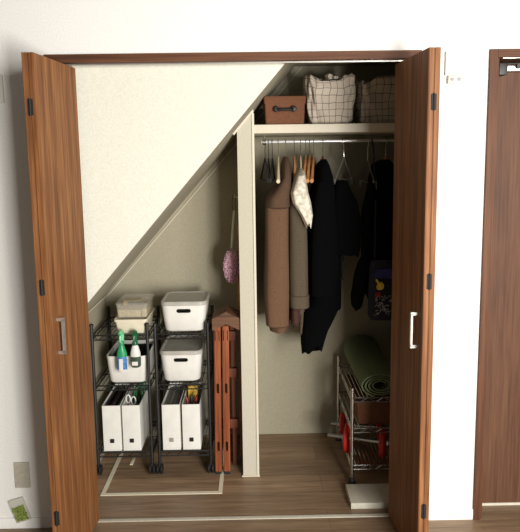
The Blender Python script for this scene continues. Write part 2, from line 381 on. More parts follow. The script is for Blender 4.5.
# ---------------- black wheeled wire trolleys ----------------
def trolley(x0, x1, label):
    y0, y1 = .445, .80; t = empty('wire_trolley', ((x0+x1)/2, .62, 0), label, 'trolley', 'black wire trolleys')
    ox, oy = (x0+x1)/2, .62; X0, X1, Y0, Y1 = x0-ox, x1-ox, y0-oy, y1-oy
    for x in (X0, X1):
        for y in (Y0, Y1):
            bm = nb(); add_tube(bm, [(x, y, .055), (x, y, .80)], .0085, 8); add_lathe(bm, [(.011, .80), (.011, .81), (.004, .815)], 8, Matrix.Translation((x, y, 0)))
            finish('post', bm, M['black_metal'], t, True)
            bm = nb(); mt = Matrix.Translation((x, y-.006, .0258)) @ Matrix.Rotation(pi/2, 4, 'Y')
            for dx in (-.014, .006):
                add_lathe(bm, [(.020, dx), (.0255, dx+.002), (.0255, dx+.009), (.020, dx+.011)], 14, mt)
            add_box(bm, x-.006, x+.006, y-.012, y+.012, .030, .058, .003)
            finish('caster', bm, M['rubber'], t)
    for z in (.118, .483, .752):
        bm = nb()
        for dz, rr in ((0, .004), (-.024, .0035)):
            for a, b in (((X0, Y0), (X1, Y0)), ((X1, Y0), (X1, Y1)), ((X1, Y1), (X0, Y1)), ((X0, Y1), (X0, Y0))):
                add_tube(bm, [(a[0], a[1], z+dz), (b[0], b[1], z+dz)], rr, 6)
        n = 9
        for k in range(n):   # zig-zag truss on the front, back and both sides
            for (ax_, ay_), (bx_, by_) in (((X0, Y0), (X1, Y0)), ((X0, Y1), (X1, Y1)), ((X0, Y0), (X0, Y1)), ((X1, Y0), (X1, Y1))):
                f0, f1 = k/n, (k+1)/n
                add_tube(bm, [(ax_+(bx_-ax_)*f0, ay_+(by_-ay_)*f0, z-(k % 2)*.024), (ax_+(bx_-ax_)*f1, ay_+(by_-ay_)*f1, z-((k+1) % 2)*.024)], .0018, 4)
        for k in range(1, 14):
            x = X0+(X1-X0)*k/14; add_tube(bm, [(x, Y0, z), (x, Y1, z)], .0018, 4)
        add_tube(bm, [(X0, 0, z-.005), (X1, 0, z-.005)], .0028, 4)
        finish('wire_shelf', bm, M['black_metal'], t)
    return t
trolley(-.812, -.530, 'black wire trolley on wheels at the left, carrying the spray bottles')
trolley(-.490, -.2215, 'black wire trolley on wheels carrying the two lidded white bins')

def shell_obj(name, a, m, parent, off=(0, 0, 0), cuts=(), **k):
    bm = nb(); add_shell(bm, *a, **k); o = finish(name, bm, m, None, True)
    if cuts: cut(o, cuts)
    o.parent = parent; o.location = tuple(-v for v in off); return o
def lidded_bin(x0, x1, y0, y1, z0, z1, label):
    cx, cy = (x0+x1)/2, (y0+y1)/2; t = empty('storage_bin', (cx, cy, z0), label, 'storage bin', 'lidded white bins on the right trolley')
    hx, hy = (x1-x0)/2, (y1-y0)/2
    zt = z1-z0; c = pill(.037, .0105, -hy-.03, -hy+.04, 0, zt-.052)
    shell_obj('bin', (-hx+.004, hx-.004, -hy+.004, hy-.004, 0, zt-.022), M['plastic'], t, cuts=[c], rad=.035, t=.003, taper=.012, rb=.018)
    bm = nb(); add_rings(bm, [rrect(0, 0, hx, hy, .038, zt-.024), rrect(0, 0, hx, hy, .038, zt-.008), rrect(0, 0, hx-.004, hy-.004, .036, zt-.003), rrect(0, 0, hx-.012, hy-.012, .03, zt-.003), rrect(0, 0, hx-.016, hy-.016, .028, zt-.007)])
    finish('lid', bm, M['lid'], t, True)
    return t
lidded_bin(-.462, -.222, .452, .70, .7565, .922, 'white lidded bin on the top shelf of the right trolley')
lidded_bin(-.4765, -.252, .452, .74, .4875, .662, 'white lidded bin on the middle shelf of the right trolley, under the other')

# open basket on the middle shelf, shallow tray + clear box on the top
t = empty('storage_basket', (-.643, .60, .4875), 'open white basket on the middle shelf behind the two spray bottles', 'basket')
shell_obj('basket', (-.108, .108, -.148, .145, 0, .150), M['plastic'], t, rad=.03, t=.003, taper=.010, rb=.018)
tag(bx('dark_pouch', (-.733, -.553, .475, .735, .512, .618), M['black_cloth'], bev=.02), 'black soft pouch filling the open white basket', 'pouch')
t = empty('craft_tray', (-.614, .56, .7565), 'shallow cream tray on the top shelf of the left trolley', 'tray')
shell_obj('tray', (-.080, .080, -.11, .13, 0, .072), M['creamp'], t, rad=.014, t=.003, taper=.008, rb=.006)
bm = nb(); add_shell(bm, -.085, .085, -.115, .135, .064, .076, rad=.016, t=.006); finish('rim', bm, M['creamp'], t, True)
t = empty('clear_case', (-.610, .565, .8335), 'clear plastic case of paper packs stacked on the cream tray', 'case')
bm = nb(); add_shell(bm, -.080, .080, -.095, .12, 0, .070, rad=.012, t=.002, taper=.004, rb=.004); finish('case_body', bm, M['clear'], t, True)
bm = nb(); add_rings(bm, [rrect(0, .0125, .083, .11, .014, .070), rrect(0, .0125, .083, .11, .014, .078), rrect(0, .0125, .076, .102, .012, .081)]); finish('case_lid', bm, M['clear'], t, True)
for i, (a, m) in enumerate((((-.072, .045, -.085, .02, .004, .040), 'paper'), ((-.045, .045, .022, .028, .004, .058), 'folder'), ((.05, .074, -.085, .09, .004, .046), 'paper'), ((-.07, .02, .03, .10, .005, .062), 'paper'))):
    o = bx('paper_pack', tuple(a), M[m], None, bev=.002); o.location = (-.610, .565, .8335)
    tag(o, ['front kraft paper pack inside the clear case', 'grey pack in the middle of the clear case', 'narrow paper pack at the right side of the clear case', 'tall paper pack at the back of the clear case'][i], 'paper pack', 'packs in the clear case')

def spray(x, z, label, kind):
    t = empty('spray_bottle', (x, .418, z), label, 'spray bottle', 'spray bottles hooked on the left trolley')
    if kind == 0: body, trig, neck, lab = M['plastic'], M['mint'], M['greenp'], M['blue']
    else: body, trig, neck, lab = M['bottle_clear'], M['dgreen'], M['plastic'], M['dgreen']
    def ell(rx, ry, zz, n=20): return [Vector((rx*cos(2*pi*k/n), ry*sin(2*pi*k/n), zz)) for k in range(n)]
    if kind == 0:
        bm = nb(); add_rings(bm, [ell(.022, .014, 0), ell(.026, .017, .006), ell(.027, .018, .06), ell(.024, .017, .095), ell(.014, .013, .128), ell(.011, .011, .140)]); b = finish('bottle', bm, body, t, True)
        bm = nb(); add_rings(bm, [ell(.0268, .0185, .078), ell(.0253, .0185, .097), ell(.0150, .0145, .130), ell(.012, .012, .138)]); finish('shoulder_wrap', bm, neck, b, True)
        bm = nb()
        add_rings(bm, [[Vector((rr*cos(a), .0192*-abs(sin(a))-.0006, zz)) for a in [pi*(.12+.76*k/8) for k in range(9)]] for rr, zz in ((.0275, .012), (.0282, .035), (.0278, .06), (.0262, .078))], cap=False, closed_loop=False)
        finish('label', bm, lab, b, True)
        bx('label_panel', (-.012, .008, -.0215, -.0185, .01, .07), M['plastic'], b, bev=.001)
        zt = .14
    else:
        bm = nb(); add_rings(bm, [ell(.020, .014, 0), ell(.026, .018, .008), ell(.027, .018, .04), ell(.026, .018, .06)]); b = finish('bottle', bm, body, t, True)
        bm = nb(); add_rings(bm, [ell(.0264, .0184, .058), ell(.0258, .018, .075), ell(.018, .015, .105), ell(.012, .012, .118)]); finish('shoulder_wrap', bm, M['plastic'], b, True)
        bx('label_panel', (-.016, .014, -.0205, -.017, .014, .034), M['plastic'], b, bev=.001)
        zt = .118
    bm = nb(); add_rings(bm, [ell(.013, .013, zt-.002), ell(.014, .014, zt+.012), ell(.011, .011, zt+.018)]); hd = finish('collar', bm, neck if kind == 0 else trig, t, True)
    bm = nb()   # trigger head: a rounded hood leaning forward, trigger below
    add_tube(bm, [(0, .014, zt+.012), (0, .016, zt+.045), (0, .008, zt+.062), (0, -.014, zt+.066), (0, -.030, zt+.060)], [.011, .0125, .013, .011, .008], 10)
    add_tube(bm, [(0, -.016, zt+.054), (0, -.026, zt+.036), (0, -.024, zt+.018)], [.006, .005, .004], 8)
    finish('spray_head', bm, trig, t, True)
    bm = nb(); add_tube(bm, [(0, -.028, zt+.060), (0, -.036, zt+.058)], .0055, 10); finish('nozzle', bm, M['greenp'] if kind == 0 else M['dgreen'], t, True)
spray(-.657, .572, 'white and blue spray bottle with a mint green head, left of the pair', 0)
spray(-.588, .592, 'dark spray bottle with a white shoulder and dark green head, right of the pair', 1)

# ---------------- file boxes with their contents ----------------
FB = [(-.783, -.689, 'white file box at the far left of the bottom shelf, holding dark items'), (-.680, -.586, 'white file box on the left trolley with white scissors and green cords'),
      (-.472, -.378, 'white file box on the right trolley with grey folders'), (-.367, -.273, 'white file box on the right trolley with yellow and red packs')]
for i, (x0, x1, lb) in enumerate(FB):
    t = empty('file_box', ((x0+x1)/2, .60, .1225), lb, 'file box', 'white file boxes on the bottom shelves')
    hx = (x1-x0)/2
    bm = nb(); add_box(bm, -.0085, .0085, -.17, -.10, .048, .065); c = finish('cutter', bm, M['dark'])
    shell_obj('box', (-hx, hx, -.148, .155, 0, .249), M['plastic'], t, cuts=[c], rad=.003, t=.0025)
    bm = nb(); add_shell(bm, -.0105, .0105, -.0185, .0185, 0, .004, rad=.003, t=.003)
    o = finish('hole_rim', bm, M['grey' if i == 2 else 'dark'], t); o.rotation_euler = (pi/2, 0, 0); o.scale = (1, .57, 1); o.location = (0, -.1485, .0565)
def item(name, o, label, cat, group=None): return tag(o, label, cat, group)
for i, (x, m, h) in enumerate(((-.766, 'dark', .235), (-.748, 'redp', .225), (-.730, 'dark', .245), (-.712, 'folder', .22))):
    tag(bx('notebook', (x-.007, x+.007, .49, .74, .1265, .1265+h), M[m], bev=.001), ['black notebook against the left side of the far left file box', 'dark red notebook in the far left file box', 'taller black notebook in the middle of the far left file box', 'grey notebook at the right in the far left file box'][i], 'notebook', 'notebooks in the far left file box')
bm = nb()
for k in range(5):
    cx, cy, z = -.615+random.uniform(-.012, .012), .60+k*.025, .30+.03*random.random()
    add_tube(bm, [(cx+.022*cos(a), cy+.010*sin(a*2), z+.045+.065*sin(a)) for a in [2*pi*j/20 for j in range(21)]], .0042, 6)
add_tube(bm, [(-.60, .56, .128), (-.61, .6, .25), (-.615, .61, .34)], .004, 6)
tag(finish('cord_bundle', bm, M['wire_green'], None, True), 'bundle of green cords sticking out of the second file box', 'cords')
sc = empty('scissors', (-.652, .55, .1265), 'white handled scissors standing in the second file box', 'scissors')
bm = nb(); add_box(bm, -.006, .000, -.001, .001, .0, .20); add_box(bm, 0, .006, -.001, .001, .0, .20); finish('blade', bm, M['chrome'], sc)
for s in (-1, 1):
    bm = nb(); add_tube(bm, [(s*.014+.012*cos(a), 0, .235+.022*sin(a)-.005*s) for a in [2*pi*j/16 for j in range(17)]], .0035, 6); add_tube(bm, [(s*.002, 0, .19), (s*.008, 0, .213)], .004, 6); finish('handle', bm, M['plastic'], sc, True)
for i, x in enumerate((-.458, -.446, -.434, -.421, -.409, -.396)):
    tag(bx('folder', (x-.0045, x+.0045, .49, .745, .1265, .350+.004*(i % 3)), M['folder']), 'grey folder standing in the file box under the lidded bins', 'folder', 'grey folders in the third file box')
tag(bx('yellow_packet', (-.352, -.300, .62, .66, .1265, .405), M['yellow'], bev=.003), 'yellow packet at the back of the right end file box', 'packet')
for i, (x, y, m) in enumerate(((-.345, .52, 'redp'), (-.325, .54, 'dark'), (-.30, .53, 'redp'), (-.312, .57, 'yellow'))):
    bm = nb(); add_tube(bm, [(x, y, .127), (x, y, .37), (x+.006*(i-1), y, .385)], [.008, .008, .004], 8)
    tag(finish('marker_pen', bm, M[m], None, True), ['dark red marker at the front left of the right end file box', 'black marker in the right end file box', 'dark red marker by the right side of the right end file box', 'short yellow marker before the yellow packet'][i], 'pen', 'markers in the right end file box')

# ---------------- folded wooden table ----------------
t = empty('folding_table', (-.1235, .45, 0), 'folded wooden table standing on end between trolley and partition', 'folding table')
for s in (-1, 1):
    a, b = (0, 0), (s*.074, -.034)
    bm = nb(); pts = [(0, .873), (s*.0715, .838), (s*.070, .778), (0, .810)]
    add_rings(bm, [[Vector((x, y, z)) for x, z in pts] for y in (-.04, .11)]); finish('tabletop', bm, M['top_wood'], t)
for s, xt_, xb_ in ((-1, -.046, -.056), (1, -.004, -.012)):
    bm = nb(); a, b = Vector((xb_, -.035, 0.012)), Vector((xt_, -.035, .80)); h = .0165
    add_rings(bm, [[Vector((p.x-h, y0, p.z)), Vector((p.x+h, y0, p.z)), Vector((p.x+h, y0+.024, p.z)), Vector((p.x-h, y0+.024, p.z))] for p, y0 in ((a, -.035), (b, -.035))])
    bmesh.ops.bevel(bm, geom=list(bm.edges), offset=.004, segments=2, affect='EDGES')
    lg = finish('leg', bm, M['orange_wood'], None, True); cs = []
    for z in (.47, .155):
        bm = nb(); x = xb_+(xt_-xb_)*z/.8
        add_rings(bm, [[Vector((x+.007*cos(q), y, z+(.020 if sin(q) >= 0 else -.020)+.007*sin(q))) for q in [2*pi*k/16+.01 for k in range(16)]] for y in (-.06, .01)]); cs.append(finish('cutter', bm, M['dark']))
    cut(lg, cs); lg.parent = t
    bm = nb(); add_box(bm, xb_-.015, xb_+.015, -.034, -.012, 0, .014, .003); finish('foot_pad', bm, M['rubber'], lg)
    bm = nb(); x = xt_
    add_tube(bm, [(x-.010, -.037, .725), (x-.010, -.037, .775), (x+.010, -.037, .775), (x+.010, -.037, .725)], .0022, 6); finish('bracket', bm, M['chrome'], lg, True)
for x in (-.052, .028):
    bm = nb(); add_box(bm, x-.012, x+.012, .06, .085, 0, .80, .003); finish('leg', bm, M['dark_wood'], t)
bm = nb()
bm.free()
for z in (.22, .50, .70): bx('cross_brace', (-.062, .050, .035, .058, z, z+.05), M['dark_wood'], t, bev=.003)
# pole beside partition, duster on its hook
bm = nb(); add_tube(bm, [(-.066, .62, .0), (-.059, .62, 1.30)], .0065, 10)
tag(finish('wooden_pole', bm, M['tan_wood'], None, True), 'thin wooden pole leaning against the partition behind the folded table', 'pole')
hk = empty('wall_hook', (PX0, .6, 1.45), 'small white hook on the partition above the pink duster', 'hook')
bx('hook_plate', (-.005, 0, -.012, .012, -.025, .025), M['plastic'], hk, bev=.002)
bm = nb(); add_tube(bm, [(-.004, 0, -.01), (-.022, 0, -.012), (-.026, 0, .002)], .003, 8); finish('hook_arm', bm, M['plastic'], hk, True)
dd = empty('duster', (-.085, .6, 1.12), 'fluffy pink duster with a white handle hanging on the partition', 'duster')
bm = nb(); add_tube(bm, [(.007, 0, .25), (.0, 0, .18), (-.006, 0, .10), (-.010, 0, .05)], [.005, .006, .0075, .006], 10); finish('handle', bm, M['plastic'], dd, True)
bm = nb(); add_tube(bm, [(.007+.010*cos(a), 0, .285+.045*sin(a)) for a in [2*pi*j/16 for j in range(17)]], .0016, 6); finish('hanging_loop', bm, M['dark'], dd, True)
bm = nb()
for k in range(420):
    a, z = random.uniform(0, 2*pi), random.uniform(-1, 1); rr = sqrt(1-z*z); sx = .040
    p = Vector((-.012+sx*rr*cos(a)*.92, sx*rr*sin(a)*.92, -.045+.085*z)); n = Vector((rr*cos(a), rr*sin(a), z*.6))
    e = n*.010+Vector((0, 0, -.006*random.random())); add_tube(bm, [p-n*.004, p+e*.6, p+e], [.0042, .0048, .002], 5)
add_lathe(bm, [(.006, -.125), (.026, -.108), (.038, -.07), (.038, -.01), (.026, .025), (.006, .042)], 16, Matrix.Translation((-.012, 0, 0)))
finish('fluff', bm, M['pink'], dd)

# ---------------- things on the shelf ----------------
t = empty('storage_box', (.183, .55, 1.7985), 'brown cloth box with a black handle at the left end of the shelf', 'box')
bm = nb(); add_rings(bm, [rrect(0, 0, .092, .125, .008, 0), rrect(0, 0, .094, .128, .008, .02), rrect(0, 0, .098, .130, .008, .118)]); finish('box_body', bm, M['box_brown'], t, True)
bm = nb(); add_rings(bm, [rrect(0, 0, .101, .133, .009, .100), rrect(0, 0, .102, .134, .009, .131), rrect(0, 0, .099, .131, .009, .135)]); finish('box_lid', bm, M['box_brown'], t, True)
bm = nb()
add_tube(bm, [(-.040, -.140, .074), (-.028, -.150, .070), (0, -.153, .071), (.028, -.150, .070), (.040, -.140, .074)], [.007, .008, .0065, .008, .007], 8)
for x in (-.042, .042): add_lathe(bm, [(.015, .126), (.015, .144), (.010, .147)], 14, Matrix.Translation((x, 0, .074)) @ Matrix.Rotation(pi/2, 4, 'X'))
finish('handle', bm, M['dark'], t, True)
def cloth_bag(cx, cy, hx, hy, h, label, seed, lump):
    rnd = random.Random(seed); t = empty('cloth_bag', (cx, cy, 1.7985), label, 'bag', 'checked cloth bags on the shelf')
    n, rows = 128, 22; bm = nb(); uv = bm.loops.layers.uv.new('uv'); ph = [rnd.uniform(0, 6) for _ in range(8)]
    per = 2*(2*hx+2*hy); vs = []
    for j in range(rows+1):
        f = j/rows; z = h*f; ring = []
        s = .84+.15*min(1, f*1.3)+.015*sin(f*6)
        if f < .06: s *= .90+.10*f/.06
        for k in range(n):
            a = 2*pi*k/n; c_, s_ = cos(a), sin(a); e = .34
            x = hx*s*math.copysign(abs(c_)**e, c_); y = hy*s*math.copysign(abs(s_)**e, s_)
            wv = .004*sin(5*a+ph[0]+f*4)+.003*sin(9*a+ph[1]-f*6)+.0022*sin(13*a+ph[2]+9*f)
            x *= 1+wv/hx; y *= 1+wv*1.3/hy
            zz = z + (f**3)*(.012*sin(3*a+ph[3])+.007*sin(7*a+ph[4])); ring.append((Vector((x, y, zz)), k/n*per, z))
        ln = 0; r3 = []
        for k in range(n):
            r3.append((ring[k][0], ln/1.0, ring[k][2])); d_ = ring[(k+1) % n][0]-ring[k][0]; ln += sqrt(d_.x**2+d_.y**2)
        vs.append([(p, q/ln*per, z_) for p, q, z_ in r3])
    # top drapes over and closes inwards
    for q, (s, dz) in enumerate(((.93, .006), (.80, .002), (.5, -.012), (.2, -.016))):
        vs.append([(Vector((p.x*s, p.y*s, p.z+dz+.006*sin(k*.7+ph[5]+q))), u_, h+.02*(q+1)) for k, (p, u_, v_) in enumerate(vs[rows])])
    bv = [[bm.verts.new(p) for p, _, _ in ring] for ring in vs]
    for j in range(len(bv)-1):
        for k in range(n):
            k2 = (k+1) % n; fc = bm.faces.new((bv[j][k], bv[j][k2], bv[j+1][k2], bv[j+1][k]))
            uvs = [(vs[j][k][1], vs[j][k][2]), (vs[j][k2][1] if k2 else per, vs[j][k2][2]), (vs[j+1][k2][1] if k2 else per, vs[j+1][k2][2]), (vs[j+1][k][1], vs[j+1][k][2])]
            for lp, q in zip(fc.loops, uvs): lp[uv].uv = q
    bm.faces.new(bv[0]); bm.faces.new(list(reversed(bv[-1])))
    finish('bag_body', bm, M['grid'], t, True)
    bm = nb(); uv = bm.loops.layers.uv.new('uv')   # bunched knot / flap ends on the top
    for (px, pz) in lump:
        add_rings(bm, [[Vector((px+.016*cos(b)*q*(1+.3*sin(3*b)), -hy*.55+.02*sin(b)*q, h-.006+pz*f)) for b in [2*pi*k/12 for k in range(12)]] for q, f in ((1.3, 0), (1, .4), (1.25, .7), (.5, 1))])
    for fc in bm.faces:
        for lp in fc.loops: lp[uv].uv = (lp.vert.co.x+lp.vert.co.y, lp.vert.co.z)
    if lump: finish('knot', bm, M['grid'], t, True)
    else: bm.free()
cloth_bag(.411, .56, .121, .135, .222, 'checked cloth bag with a knotted top in the middle of the shelf', 3, [(-.005, .034), (.025, .022)])
cloth_bag(.672, .58, .120, .135, .205, 'checked cloth bag half hidden by the right folding door', 9, [])

# ---------------- hangers ----------------
def hanger(x, m, label, kind='wood', rz=0, drop=.0, group='hangers on the rod', hw=.195):
    t = empty('clothes_hanger', (x, .6, 1.722), label, 'hanger', group, rz=rz)
    bm = nb(); zt = -.075-drop
    add_tube(bm, [(0, -.0135*cos(a) if a > 0 else -.0135, .0135*sin(a)) for a in [R(-20)+R(220)*k/10 for k in range(11)]][::-1] + [(0, -.010, -.022), (0, 0, -.034), (0, 0, zt)], .0016, 6)
    finish('hook', bm, M['chrome'] if kind != 'thin' else M['dark'], t, True)
    if kind == 'wood':
        bm = nb(); rings = []
        for k in range(17):
            f = -1+k/8; y = hw*f; z = zt-.01-.112*abs(f)**1.2; hh = .013-.003*abs(f); wd = .006+.0035*abs(f)**2
            rings.append([Vector((wd*cos(a), y, z+hh*sin(a))) for a in [2*pi*j/10 for j in range(10)]])
        add_rings(bm, rings); finish('shoulders', bm, M[m], t, True)
    elif kind == 'thin':
        bm = nb(); add_tube(bm, [(0, 0, zt), (0, -.19, zt-.10), (0, -.185, zt-.112), (0, .185, zt-.112), (0, .19, zt-.10), (0, 0, zt)], .0042, 8)
        finish('shoulders', bm, M[m], t, True)
    return t
hanger(.088, 'dark', 'empty black hanger nearest the left end of the rod', 'thin', R(6), .01)
hanger(.106, 'dark', 'empty black hanger, second from the left end of the rod', 'thin', R(-3), .01)
hanger(.126, 'dark', 'empty black hanger beside the cream one', 'thin', R(-5), .01)
hanger(.157, 'beige', 'empty cream coloured hanger left of the camel coat', 'wood', R(-3))
hanger(.195, 'red_wood', 'red brown wooden hanger holding the camel coat', hw=.13)
hanger(.240, 'tan_wood', 'tan wooden hanger holding the khaki jacket', 'wood', R(-3), hw=.13)
hanger(.272, 'beige', 'pale hanger holding the cream garment', 'wood', R(-3), hw=.15)
hanger(.300, 'tan_wood', 'empty tan wooden hanger just right of the cream garment', 'wood', R(-9))
hanger(.320, 'tan_wood', 'empty tan wooden hanger, middle one before the long black coat', 'wood', R(-9))
hanger(.341, 'tan_wood', 'empty tan wooden hanger next to the long black coat', 'wood', R(-9))
hanger(.388, 'red_wood', 'wooden hanger inside the long black coat', 'wood', R(-2), hw=.13)
hanger(.715, 'tan_wood', 'hanger of the black garment nearest the right folding door', hw=.08)
def clip_hanger(x, label, rz, drop, wd=.13):
    t = empty('clip_hanger', (x, .6, 1.722), label, 'hanger', 'clip hangers on the rod', rz=rz)
    bm = nb(); zt = -drop
    add_tube(bm, [(0, -.0135*cos(a), .0135*sin(a)) for a in [R(-20)+R(220)*k/10 for k in range(11)]][::-1] + [(0, -.010, -.022), (0, 0, -.034), (0, 0, zt)], .002, 6); finish('hook', bm, M['chrome'], t, True)
    bm = nb(); add_tube(bm, [(0, 0, zt), (0, -wd, zt-.115), (0, wd, zt-.115), (0, 0, zt)], .0028, 6); finish('frame', bm, M['grey'], t, True)
    for s in (-1, 1): bx('clip', (-.008, .008, s*wd-.012, s*wd+.012, zt-.145, zt-.105), M['silver'], t, bev=.002)
    return t
clip_hanger(.497, 'wire clip hanger turned to show its triangle, holding the short black garment', R(-28), .085)
clip_hanger(.622, 'wire clip hanger holding the black garment next to the right end of the rod', R(4), .10)

# ---------------- clothes ----------------
def loft(name, m, rows, parent=None, org=(0, 0, 0), fold=.10, nf=(5, 9), hem=0, seed=0, n=48, ex=.8):
    rnd = random.Random(seed); p1, p2, p3 = [rnd.uniform(0, 6) for _ in range(3)]; rings = []
    # interpolate rows for a smooth cloth surface
    R2 = []
    for a, b in zip(rows, rows[1:]):
        k = max(1, int(abs(a[0]-b[0])/.03))
        for i in range(k): f = i/k; R2.append([a[q]+(b[q]-a[q])*f for q in range(5)])
    R2.append(list(rows[-1])); ztop = R2[0][0]; L = ztop-R2[-1][0]
    for z, xl, xr, y0, y1 in R2:
        cx, cy, rx, ry = (xl+xr)/2, (y0+y1)/2, (xr-xl)/2, (y1-y0)/2; g = (ztop-z)/L; ring = []
        for k in range(n):
            a = 2*pi*k/n; c, s = cos(a), sin(a)
            fo = fold*g**.6*(sin(nf[0]*a+p1+1.2*g)+.6*sin(nf[1]*a+p2-1.5*g))*.6+.02*sin(14*z+p3+2*a)
            x = rx*math.copysign(abs(c)**ex, c)*(1+fo); y = ry*math.copysign(abs(s)**ex, s)*(1+fo*.35)
            zz = z+(hem*g**8)*(sin(2*a+p3)+.6*sin(5*a+p1)); ring.append(Vector((cx+x-org[0], cy+y-org[1], zz-org[2])))
        rings.append(ring)
    bm = nb(); add_rings(bm, rings); return finish(name, bm, m, parent, True)
# camel coat
o = (.145, .6, 1.6); t = empty('wool_coat', o, 'long camel wool coat with dark collar hanging at the left of the clothes', 'coat')
loft('coat_body', M['camel'], [(1.585, .175, .20, .56, .64), (1.54, .168, .205, .45, .75), (1.46, .11, .205, .42, .78), (1.2, .105, .205, .44, .77), (.80, .09, .205, .45, .76), (.74, .10, .20, .46, .75)], t, o, .07, seed=1, hem=.004)
loft('sleeve', M['camel'], [(1.48, .12, .19, .42, .50), (1.42, .085, .198, .385, .49), (1.2, .078, .198, .37, .48), (.95, .072, .197, .37, .48), (.80, .078, .195, .375, .475), (.79, .10, .18, .39, .46)], t, o, .06, (3, 7), seed=2)
loft('collar', M['coat_dark'], [(1.645, .182, .205, .54, .64), (1.61, .170, .216, .46, .70), (1.54, .163, .218, .40, .70), (1.49, .128, .215, .38, .62), (1.44, .086, .208, .372, .60), (1.40, .082, .203, .367, .54), (1.385, .10, .19, .39, .50)], t, o, .05, (3, 7), seed=3)
# khaki jacket
o = (.25, .6, 1.6); t = empty('cotton_jacket', o, 'khaki jacket with a stitched cuff hanging beside the camel coat', 'jacket')
loft('jacket_body', M['khaki'], [(1.57, .232, .262, .56, .64), (1.53, .215, .30, .47, .75), (1.40, .212, .30, .46, .78), (1.0, .212, .30, .47, .77), (.84, .215, .30, .48, .76)], t, o, .10, seed=4, hem=.012)
loft('sleeve', M['khaki'], [(1.47, .215, .28, .44, .52), (1.38, .20, .290, .412, .50), (1.1, .202, .293, .395, .49), (.95, .203, .296, .390, .485)], t, o, .05, (3, 7), seed=5)
loft('cuff', M['khaki'], [(.952, .200, .298, .386, .49), (.95, .198, .300, .383, .492), (.89, .200, .300, .383, .492), (.885, .21, .292, .39, .485)], t, o, .02, (3, 7), seed=5)
tag(loft('underlayer', M['rust'], [(.92, .212, .262, .49, .72), (.86, .20, .262, .44, .72), (.80, .203, .262, .44, .70), (.775, .22, .25, .47, .66)], t, o, .08, seed=6, hem=.012), 'dark rust coloured garment hanging out under the khaki jacket')  # separate rust garment under the jacket, parented to it
loft('hanging_strip', M['khaki'], [(.90, .262, .284, .50, .56), (.80, .255, .280, .49, .54), (.735, .253, .274, .49, .53), (.72, .258, .268, .50, .52)], t, o, .05, seed=8)  # loose strip below the hem, kept as a child of the jacket
# cream garment
ob = loft('cream_garment', M['white_cloth'], [(1.585, .258, .285, .50, .66), (1.55, .235, .285, .38, .62), (1.47, .206, .290, .36, .46), (1.42, .215, .303, .352, .43), (1.36, .255, .312, .345, .40), (1.31, .283, .303, .35, .385)], None, (0, 0, 0), .16, (4, 9), seed=11, hem=.01)
tag(ob, 'crumpled cream garment above the khaki jacket, among the tan hangers', 'garment')
# long black coat
o = (.37, .6, 1.6); t = empty('black_coat', o, 'long black coat with a pointed uneven hem in the middle of the rod', 'coat')
loft('coat_body', M['black_cloth'], [(1.63, .38, .405, .55, .65), (1.60, .355, .415, .45, .75), (1.53, .34, .435, .41, .79), (1.40, .306, .462, .40, .80), (1.2, .302, .475, .40, .80), (1.04, .302, .480, .41, .79), (.92, .302, .480, .42, .78), (.86, .27, .478, .42, .78)], t, o, .04, seed=12)
loft('coat_tail', M['black_cloth'], [(.88, .272, .474, .42, .76), (.83, .266, .455, .42, .74), (.74, .264, .405, .42, .70), (.68, .264, .385, .43, .66), (.645, .268, .372, .43, .62)], t, o, .05, seed=13, hem=.022)
loft('sleeve', M['black_cloth'], [(1.52, .345, .42, .41, .49), (1.4, .318, .43, .385, .48), (1.1, .308, .44, .375, .47), (.95, .308, .43, .38, .47)], t, o, .05, (3, 7), seed=14)
# short black garment on the clip hanger
ob = loft('black_skirt', M['black_cloth'], [(1.520, .436, .498, .44, .70), (1.49, .424, .512, .42, .72), (1.42, .416, .548, .405, .62), (1.34, .414, .563, .40, .58), (1.19, .414, .563, .405, .58), (1.145, .44, .55, .415, .57)], None, (0, 0, 0), .05, seed=15, hem=.010, ex=.6)
tag(ob, 'short black garment hanging from the tilted wire clip hanger', 'garment')
st_ = empty('belt_strap', (.478, .50, 1.03), 'thin dark strap with a metal buckle dangling under the short black garment', 'strap')
bm = nb(); add_tube(bm, [(0, 0, .16), (.002, 0, .08), (-.003, 0, .0), (.002, 0, -.02)], .003, 6); finish('strap', bm, M['dark'], st_, True)
bm = nb(); add_tube(bm, [(.010*cos(a), -.004, .06+.012*sin(a)) for a in [2*pi*j/12 for j in range(13)]], .0018, 6); finish('buckle', bm, M['chrome'], st_, True)
ob = loft('black_trousers', M['black_cloth'], [(1.512, .600, .618, .415, .490), (1.47, .590, .632, .41, .492), (1.38, .568, .660, .405, .494), (1.33, .565, .690, .405, .494), (1.14, .565, .690, .41, .494), (1.10, .545, .66, .412, .494), (1.04, .530, .60, .415, .494), (.93, .516, .580, .42, .50), (.885, .518, .57, .425, .49), (.87, .53, .56, .43, .48)], None, (0, 0, 0), .05, seed=16, hem=.006, ex=.6)
tag(ob, 'long narrow black trousers hanging left of the printed bag', 'trousers')
ob = loft('black_jacket', M['black_cloth'], [(1.625, .695, .725, .55, .65), (1.60, .660, .75, .505, .75), (1.50, .640, .765, .50, .78), (1.4, .630, .77, .50, .78), (1.2, .610, .78, .50, .78), (.92, .62, .78, .50, .76), (.88, .64, .77, .505, .75)], None, (0, 0, 0), .04, seed=17, hem=.01, ex=.6)
tag(ob, 'black jacket nearest the right end of the rod, half hidden by the folding door', 'jacket')
